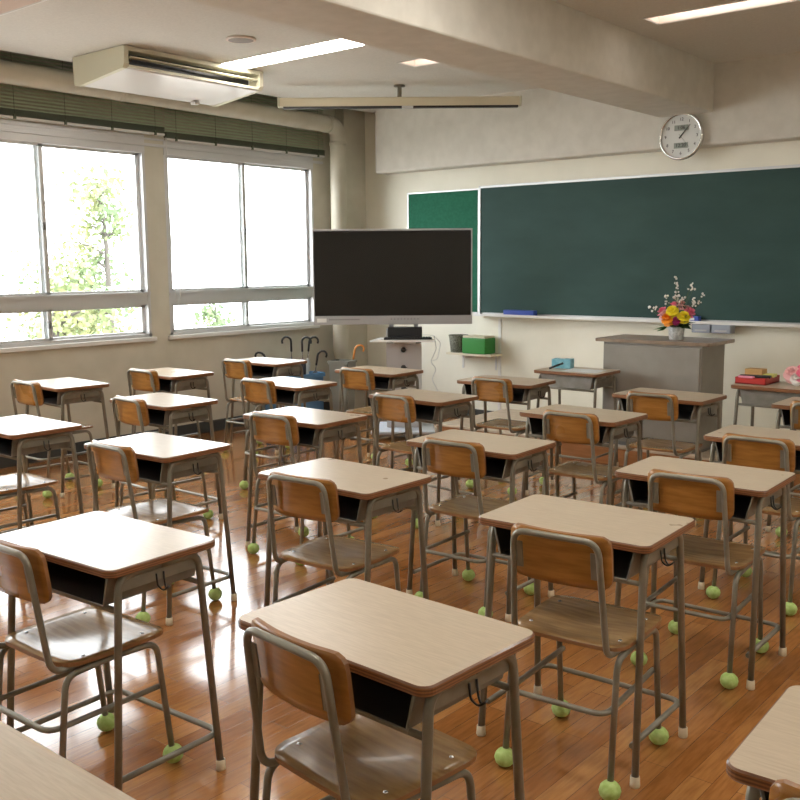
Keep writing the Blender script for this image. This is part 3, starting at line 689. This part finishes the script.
def make_chair():
    t = thing('school_chair', 'x', 'chair')
    # seat
    b = B(); nx, ny = 14, 12; top = []; bot = []
    P = rrect(.385, .37, .07, 5)
    def zz(x, y): return .452 - .012*math.exp(-((x/.12)**2+((y+.03)/.12)**2)) - .9*max(0, y-.14)**1.6
    # gridded slab clipped to a rounded outline
    def clampp(u, v):
        x, y = u*.1925, v*.185; r = .065
        ax, ay = abs(x)-(.1925-r), abs(y)-(.185-r)
        if ax > 0 and ay > 0:
            m = max(ax, ay); h = math.hypot(ax, ay)
            ax, ay = ax*m/h, ay*m/h
            x = math.copysign(.1925-r+ax, x); y = math.copysign(.185-r+ay, y)
        if y < 0: x *= 1-.05*(-y/.185)
        return x, y
    G_ = [[None]*(ny+1) for _ in range(nx+1)]; G2 = [[None]*(ny+1) for _ in range(nx+1)]
    for i in range(nx+1):
        for j in range(ny+1):
            x, y = clampp(-1+2*i/nx, -1+2*j/ny); z = zz(x, y)
            G_[i][j] = b.verts.new((x, y+.02, z)); G2[i][j] = b.verts.new((x, y+.02, z-.012))
    for i in range(nx):
        for j in range(ny):
            f = b.faces.new((G_[i][j], G_[i+1][j], G_[i+1][j+1], G_[i][j+1])); f.smooth = True
            f = b.faces.new((G2[i][j], G2[i][j+1], G2[i+1][j+1], G2[i+1][j])); f.smooth = True
    for i in range(nx):
        for j in (0, ny): b.faces.new((G_[i][j], G_[i+1][j], G2[i+1][j], G2[i][j])).material_index = 1
    for j in range(ny):
        for i in (0, nx): b.faces.new((G_[i][j], G_[i][j+1], G2[i][j+1], G2[i][j])).material_index = 1
    st = obj('seat', b, ['seat', 'edge2'], t)
    for x in (-.15, .15):
        for y in (-.085, .125):
            b = B(); lathe(b, [(0, .002), (.004, .002), (.0065, 0), (.0065, -.002)], 8, (x, y, zz(x, y-.02)+.0005)); obj('screw', b, 'steel', st)
    # backrest
    b = B(); nx, nz = 14, 8; w, h, r = .163, .083, .034
    O = Vector((0, -.2180, .7155)); up = Vector((0, -.046, .356)).normalized(); nrm = Vector((0, up.z, -up.y))
    def bp(u, v, off):
        x, z = u*w, v*h; ax, az = abs(x)-(w-r), abs(z)-(h-r)
        if ax > 0 and az > 0:
            m = max(ax, az); hh = math.hypot(ax, az); x = math.copysign(w-r+ax*m/hh, x); z = math.copysign(h-r+az*m/hh, z)
        return O+Vector((x, 0, 0))+up*z+nrm*(off+.75*x*x)
    ga = [[b.verts.new(bp(-1+2*i/nx, -1+2*j/nz, .0125)) for j in range(nz+1)] for i in range(nx+1)]
    gb = [[b.verts.new(bp(-1+2*i/nx, -1+2*j/nz, .0015)) for j in range(nz+1)] for i in range(nx+1)]
    for i in range(nx):
        for j in range(nz):
            for g in (ga, gb):
                f = b.faces.new((g[i][j], g[i+1][j], g[i+1][j+1], g[i][j+1])); f.smooth = True
    for i in range(nx):
        for j in (0, nz): b.faces.new((ga[i][j], ga[i+1][j], gb[i+1][j], gb[i][j])).material_index = 1
    for j in range(nz):
        for i in (0, nx): b.faces.new((ga[i][j], ga[i][j+1], gb[i][j+1], gb[i][j])).material_index = 1
    obj('backrest', b, ['back', 'edge2'], t)
    # back frame
    b = B()
    tube(b, fillet([(-.158, .04, .431), (-.152, -.192, .431), (-.136, -.238, .787), (.136, -.238, .787), (.152, -.192, .431), (.158, .04, .431)], [0, .05, .045, .045, .05, 0], 7), .0098, 10)
    bf = obj('back_frame', b, 'frame', t)
    for s in (-1, 1):
        b = B(); p = Vector((s*.122, -.2265, .712)); R_ = Matrix((Vector((1, 0, 0)), up, nrm)).transposed()
        box(b, p+nrm*.002, (.022, .08, .004), 0, R_, .001); obj('bracket', b, 'frame', bf)
    for sx in (-1, 1):
        for sy in (-1, 1):
            b = B(); f_ = (sx*.176, sy*.203, .03); k_ = (sx*.172, sy*.160, .418)
            tube(b, fillet([(sx*.172, 0, .424), k_, f_], [0, .05, 0], 6), .0100, 10); lg = obj('leg', b, 'frame', t)
            b = B(); prof = [(0, .0)]+[(.0335*math.cos(a), .031+.031*math.sin(a)) for a in [math.radians(d) for d in (-72, -50, -25, 0, 25, 50, 70)]]+[(.0, .0625)]
            lathe(b, prof, 14, (sx*.1765, sy*.204, 0)); obj('tennis_ball', b, 'ball', lg)
    b = B(); tube(b, fillet([(-.160, .178, .265), (-.160, -.215, .265), (.160, -.215, .265), (.160, .178, .265)], [0, .045, .045, 0], 6), .0090, 8); obj('stretcher', b, 'frame', t)
    return t

S = 1.08
DESKS = {  # x, y, rotation (deg), label
 'C1': (-5.757, 5.234, 3, 'school desk at the front of the window column, near the umbrellas'),
 'B1': (-5.706, 4.251, 0, 'school desk in the window column, between the front one and the last one'),
 'A1': (-5.761, 3.439, -4, 'school desk under the left window, farthest back of the window column, top slightly reddish'),
 'E2': (-4.583, 5.243, 2, 'front-row school desk right before the grey display stand'),
 'C2': (-4.591, 4.358, -1, 'school desk second from the front in the second column, white with window glare'),
 'B2': (-4.573, 3.353, 0, 'school desk third from the front in the second column, top reflecting a window post'),
 'A0': (-4.424, 2.387, 0, 'school desk cut by the left picture edge, its chair seat shining'),
 'F1': (-3.509, 5.280, 4, 'front-row school desk nearest the wall shelf, third column'),
 'E3': (-3.489, 4.383, -2, 'school desk second from the front in the third column, behind it a platform corner'),
 'C3': (-3.513, 3.439, 1, 'school desk third from the front in the third column, top half glaring half brown'),
 'B3': (-3.444, 2.480, 3, 'school desk rearmost of the third column, bright white top left of centre'),
 'F3': (-2.372, 5.264, -1, 'front-row school desk directly before the grey podium'),
 'F2': (-2.421, 4.350, -2, 'school desk second from the front in the fourth column, before the podium'),
 'E4': (-2.381, 3.388, 2.5, 'school desk in the middle of the room, third from the front in the fourth column'),
 'C4': (-2.393, 2.537, 0, 'school desk at picture centre-left, fourth from the front in the fourth column'),
 'K': (-2.363, 1.506, 3, 'large-looking school desk at the lower left with a white shining top'),
 'G5': (-1.50, 5.40, 0, 'front-row school desk at the right edge, below the pink flower'),
 'G4': (-1.413, 4.285, 2, 'school desk at the right, second from the front in the fifth column'),
 'G3': (-1.375, 3.378, 2, 'school desk at the right, third from the front in the fifth column'),
 'G2': (-1.399, 2.544, 2.7, 'school desk right of centre, second from the camera in the fifth column'),
 'G1': (-1.307, 1.499, -2, 'nearest full school desk, beige top at the bottom centre of the picture'),
 'G0': (-1.315, .574, 0, 'school desk whose beige top fills the bottom left corner'),
 'H1': (-.250, 1.580, 2.4, 'school desk whose pinkish top pokes in at the bottom right corner'),
}
CH = {  # x and y of the back top rail, rotation, place words
 'A1': (-6.2, 3.385, 2), 'B1': (-6.17, 4.35, 3), 'C1': (-6.175, 5.24, 2), 'B2': (-4.92, 3.33, -3), 'B3': (-3.70, 2.39, 0), 'C2': (-4.99, 4.41, 0),
 'C3': (-3.765, 3.42, 3), 'C4': (-2.56, 2.45, 5), 'E2': (-4.91, 5.33, 1), 'E3': (-3.745, 4.38, -3), 'E4': (-2.55, 3.38, 3), 'F1': (-3.745, 5.42, 0),
 'F2': (-2.55, 4.41, 1), 'F3': (-2.54, 5.36, 2), 'G4': (-1.52, 4.29, 0), 'G3': (-1.44, 3.37, 4), 'G2': (-1.422, 2.40, 5), 'G1': (-1.45, 1.345, -6),
 'H1': (-.30, 1.40, 0), 'K': (-2.60, 1.32, 2), 'A0': (-4.80, 2.27, 0), 'G5': (-1.62, 5.53, 0),
}
CHL = {
 'C1': 'wooden school chair at the front desk of the window column, by the umbrellas',
 'B1': 'wooden school chair with bright orange back under the post between the two windows',
 'A1': 'wooden school chair farthest left with its back under the left window',
 'E2': 'wooden school chair with bright orange back at the desk before the display stand',
 'C2': 'wooden school chair second from the front in the second column, by the crate',
 'B2': 'wooden school chair in the second column behind the desk with the mullion reflection',
 'A0': 'school chair at the left picture edge, only its shining seat and legs showing',
 'F1': 'wooden school chair at the front-row desk by the wall shelf',
 'E3': 'school chair with pale knot mark in its back, second from front in the third column',
 'C3': 'wooden school chair with white glaring seat, third from the front in the third column',
 'B3': 'wooden school chair with dark brown back at the rearmost desk of the third column',
 'F3': 'wooden school chair tucked in front of the grey podium',
 'F2': 'school chair with a dark knot, second from the front in the fourth column',
 'E4': 'wooden school chair in the middle of the room with plain orange back',
 'C4': 'wooden school chair left of picture centre, its worn seat fully visible behind the back',
 'K': 'wooden school chair at the lower left whose back is cut by the picture edge',
 'G5': 'wooden school chair at the front-row desk at the right edge',
 'G4': 'school chair with its back cut close to the right edge, second from the front',
 'G3': 'school chair at the right, third from the front in the fifth column',
 'G2': 'school chair right of centre, its four tennis balls visible, second from the camera',
 'G1': 'nearest wooden school chair with shiny seat at the bottom centre',
 'H1': 'wooden school chair at the bottom right corner, only its back corner showing',
}
desk0 = make_desk(); chair0 = make_chair(); index_kids()
first = True
for k, (x, y, a, lab) in DESKS.items():
    o = desk0 if first else copy_tree(desk0)
    o.location = (x*S, y*S, 0); o.rotation_euler = (0, 0, math.radians(a)); tag(o, lab, 'desk', 'school desks in rows facing the chalkboard')
    first = False
first = True
for k, (x, y, a) in CH.items():
    o = chair0 if first else copy_tree(chair0)
    dy = DESKS[k][1]*S; y = min(y, dy-.278); ar = math.radians(a); d = .238
    o.location = (x-d*math.sin(ar), y+d*math.cos(ar), 0); o.rotation_euler = (0, 0, ar)
    tag(o, CHL[k], 'chair', 'school chairs pushed in at the desks')
    first = False
# two side desks before the platform, turned round
for x, y, lab in ((-3.71, 6.56, 'school desk turned round left of the podium, holding a blue tissue box'), (-2.14, 6.56, 'school desk turned round right of the podium, holding a red box and pink flowers')):
    o = copy_tree(desk0); o.location = (x, y, 0); o.rotation_euler = (0, 0, PI); o.scale = (.92 if x < -3 else 1, 1, 1); tag(o, lab, 'desk', 'desks turned round beside the podium')

# things on the side desks
t = thing('tissue_box', 'light blue patterned tissue box on the desk left of the podium', 'tissue box', (-3.87, 6.62, ZT), .25)
b = B(); b2(b, (-.075, -.055, 0), (.075, .055, .072), bev=.002); obj('carton', b, 'tissue', t)
b = B(); b2(b, (-.02, -.02, .075), (.02, .02, .077)); obj('opening', b, 'white', t)
b = B(); tube(b, [(0, 0, .01), (.0, 0, .10)], .008, 8); tube(b, [(0, 0, .10), (0, 0, .125)], .0085, 8)
o = obj('marker_pen', b, 'black', None, (-3.915, 6.475, ZT+.003)); o.rotation_euler = (0, math.radians(68), .35); tag(o, 'black marker leaning against the blue tissue box', 'pen')
b = B(); prism(b, [(-.14, -.10), (.14, -.10), (.14, .10), (-.14, .10)], 0, .0025); o = obj('paper_sheets', b, 'paper', None, (-3.63, 6.53, ZT+.0005), .08); tag(o, 'pale sheets of paper lying right of the tissue box', 'paper')

t = thing('red_box', 'flat red open box on the desk right of the podium', 'box', (-2.34, 6.60, ZT), 0)
t.scale = (.86, .9, 1)
b = B(); b2(b, (-.12, -.15, 0), (.12, .15, .006))
for s in (-1, 1): b2(b, (s*.12, -.15, 0), (s*.116, .15, .045)); b2(b, (-.12, s*.15, 0), (.12, s*.146, .045))
b2(b, (-.116, -.146, .006), (.116, .146, .040)); obj('tray', b, 'red', t)
def small(name, lab, cat, lo, hi, m, loc, rz=0, bev=.003):
    b = B(); b2(b, lo, hi, bev=bev); o = obj(name, b, m, None, loc, rz); tag(o, lab, cat, None); return o
zr = ZT+.0405
small('pencil_case', 'dark pencil case lying in the red box', 'pencil case', (-.10, -.03, 0), (.10, .03, .016), 'blackp', (-2.33, 6.53, zr), .2)
small('pink_case', 'pink pen case lying at the front of the red box', 'pencil case', (-.055, -.016, 0), (.055, .016, .014), 'pinkp', (-2.372, 6.475, zr), -.1, .005)
small('yellow_note_pad', 'yellow note pad in the right half of the red box', 'notepad', (-.045, -.045, 0), (.045, .045, .020), 'yellow', (-2.275, 6.63, zr), .1)
small('wooden_box', 'small tan wooden box standing on the things in the red box', 'box', (-.06, -.045, 0), (.06, .045, .05), 'tan', (-2.36, 6.62, zr+.001), 0, .002)
t = thing('pink_flower', 'pink paper flower bouquet at the right end of the desk right of the podium', 'flowers', (-2.06, 6.62, ZT))
for k, (p, r, m) in enumerate([((-.05, -.02, .075), .06, 'fpale'), ((.03, -.04, .07), .06, 'fpink'), ((.0, .04, .09), .055, 'fpink'), ((.08, .03, .07), .05, 'fpale'), ((-.01, -.05, .05), .045, 'fwhite')]):
    b = bloom(r, 4, 30+k); bmesh.ops.rotate(b, verts=b.verts, matrix=Matrix.Rotation(.7, 3, 'X')); bmesh.ops.translate(b, verts=b.verts, vec=p); obj('bloom', b, m, t)
b = B(); lathe(b, [(0, .0), (.035, .0), (.05, .05), (.03, .05)], 12); obj('wrapping', b, 'fmag', t)

# ------------------------------------------------------------------ outside
b = B(); b2(b, (-60, -40, -4.2), (XL-.6, 60, -4.0)); o = obj('ground_outside', b, 'ground'); o['kind'] = 'structure'
def tree(x, y, h, r, seed, label, dens=1., lo=.35):
    rnd = random.Random(seed)
    t = thing('tree', label, 'tree', (x, y, -4.0), 0, 'trees outside the windows')
    b = B(); bf = B()
    tube(b, [(0, 0, 0), (.1, .05, h*.4), (-.05, .1, h*.75), (0, 0, h*.95)], [r*.09, r*.07, r*.04, r*.01], 8)
    for k in range(16):
        z = h*rnd.uniform(lo, .9); a = rnd.uniform(0, 2*PI); l = r*rnd.uniform(.5, 1.)*(1.15-z/h*.7)
        p0 = Vector((0, 0, z)); p1 = p0+Vector((math.cos(a)*l*.5, math.sin(a)*l*.5, l*.3)); p2 = p0+Vector((math.cos(a)*l, math.sin(a)*l, l*.45))
        tube(b, [p0, p1, p2], [r*.03, r*.02, r*.006], 6)
        for c, cr in ((p1, .45), (p2, .6), (p1*.5+p2*.5, .5)):
            for _ in range(int(34*dens)):
                q = c+Vector([rnd.gauss(0, cr*r*.28) for _ in range(3)]); s = rnd.uniform(.05, .10)
                u = Vector([rnd.uniform(-1, 1) for _ in range(3)]).normalized(); v = u.orthogonal().normalized()
                bf.faces.new([bf.verts.new(q+e) for e in (u*s, v*s*.6, -u*s, -v*s*.6)])
    obj('trunk', b, 'bark', t); obj('foliage', bf, 'tree', t, fix=False)
tree(-19.0, 12.5, 8.0, 1.3, 1, 'slender tree with sparse leaves seen through the left window', .8)
tree(-17.5, 10.3, 5.0, 2.2, 2, 'bushy tree low in the left window with a grey trunk', 2.0, .3)
tree(-25.0, 15.3, 5.6, 2.4, 3, 'wide yellowish tree behind the slender one, low in the left window', 2.0, .3)
tree(-20.0, 16.4, 4.9, 1.0, 4, 'thin tree faintly visible in the right window', .6)
tree(-16.5, 2.0, 8.5, 2.8, 5, 'large tree outside the windows beyond the left picture edge', 1.5)

# ------------------------------------------------------------------ light
w = bpy.data.worlds.new('World'); sc.world = w; w.use_nodes = True
bg = w.node_tree.nodes['Background']; bg.inputs[0].default_value = (.97, .97, 1., 1); bg.inputs[1].default_value = 5.2
sc.view_settings.view_transform = 'Standard'; sc.view_settings.look = 'None'; sc.view_settings.exposure = 1.15; sc.view_settings.gamma = 1.
sc.view_settings.use_curve_mapping = False
sc.cycles.max_bounces = 10; sc.cycles.diffuse_bounces = 5; sc.cycles.transparent_max_bounces = 12

# ------------------------------------------------------------------ camera
yaw, pitch, roll, CZ = -.696632, .141124, -.0074507, 1.58531
f = Vector((math.sin(yaw)*math.cos(pitch), math.cos(yaw)*math.cos(pitch), -math.sin(pitch)))
r = Vector((math.cos(yaw), -math.sin(yaw), 0)); u = r.cross(f)
r2 = math.cos(roll)*r+math.sin(roll)*u; u2 = -math.sin(roll)*r+math.cos(roll)*u
cam = bpy.data.cameras.new('Camera'); cam.sensor_width = 36; cam.lens = 969.06/800*36; cam.clip_start = .02; cam.clip_end = 200
co = bpy.data.objects.new('Camera', cam); COL.objects.link(co)
mw = Matrix((r2, u2, -f)).transposed().to_4x4(); mw.translation = (0, 0, CZ); co.matrix_world = mw
sc.camera = co
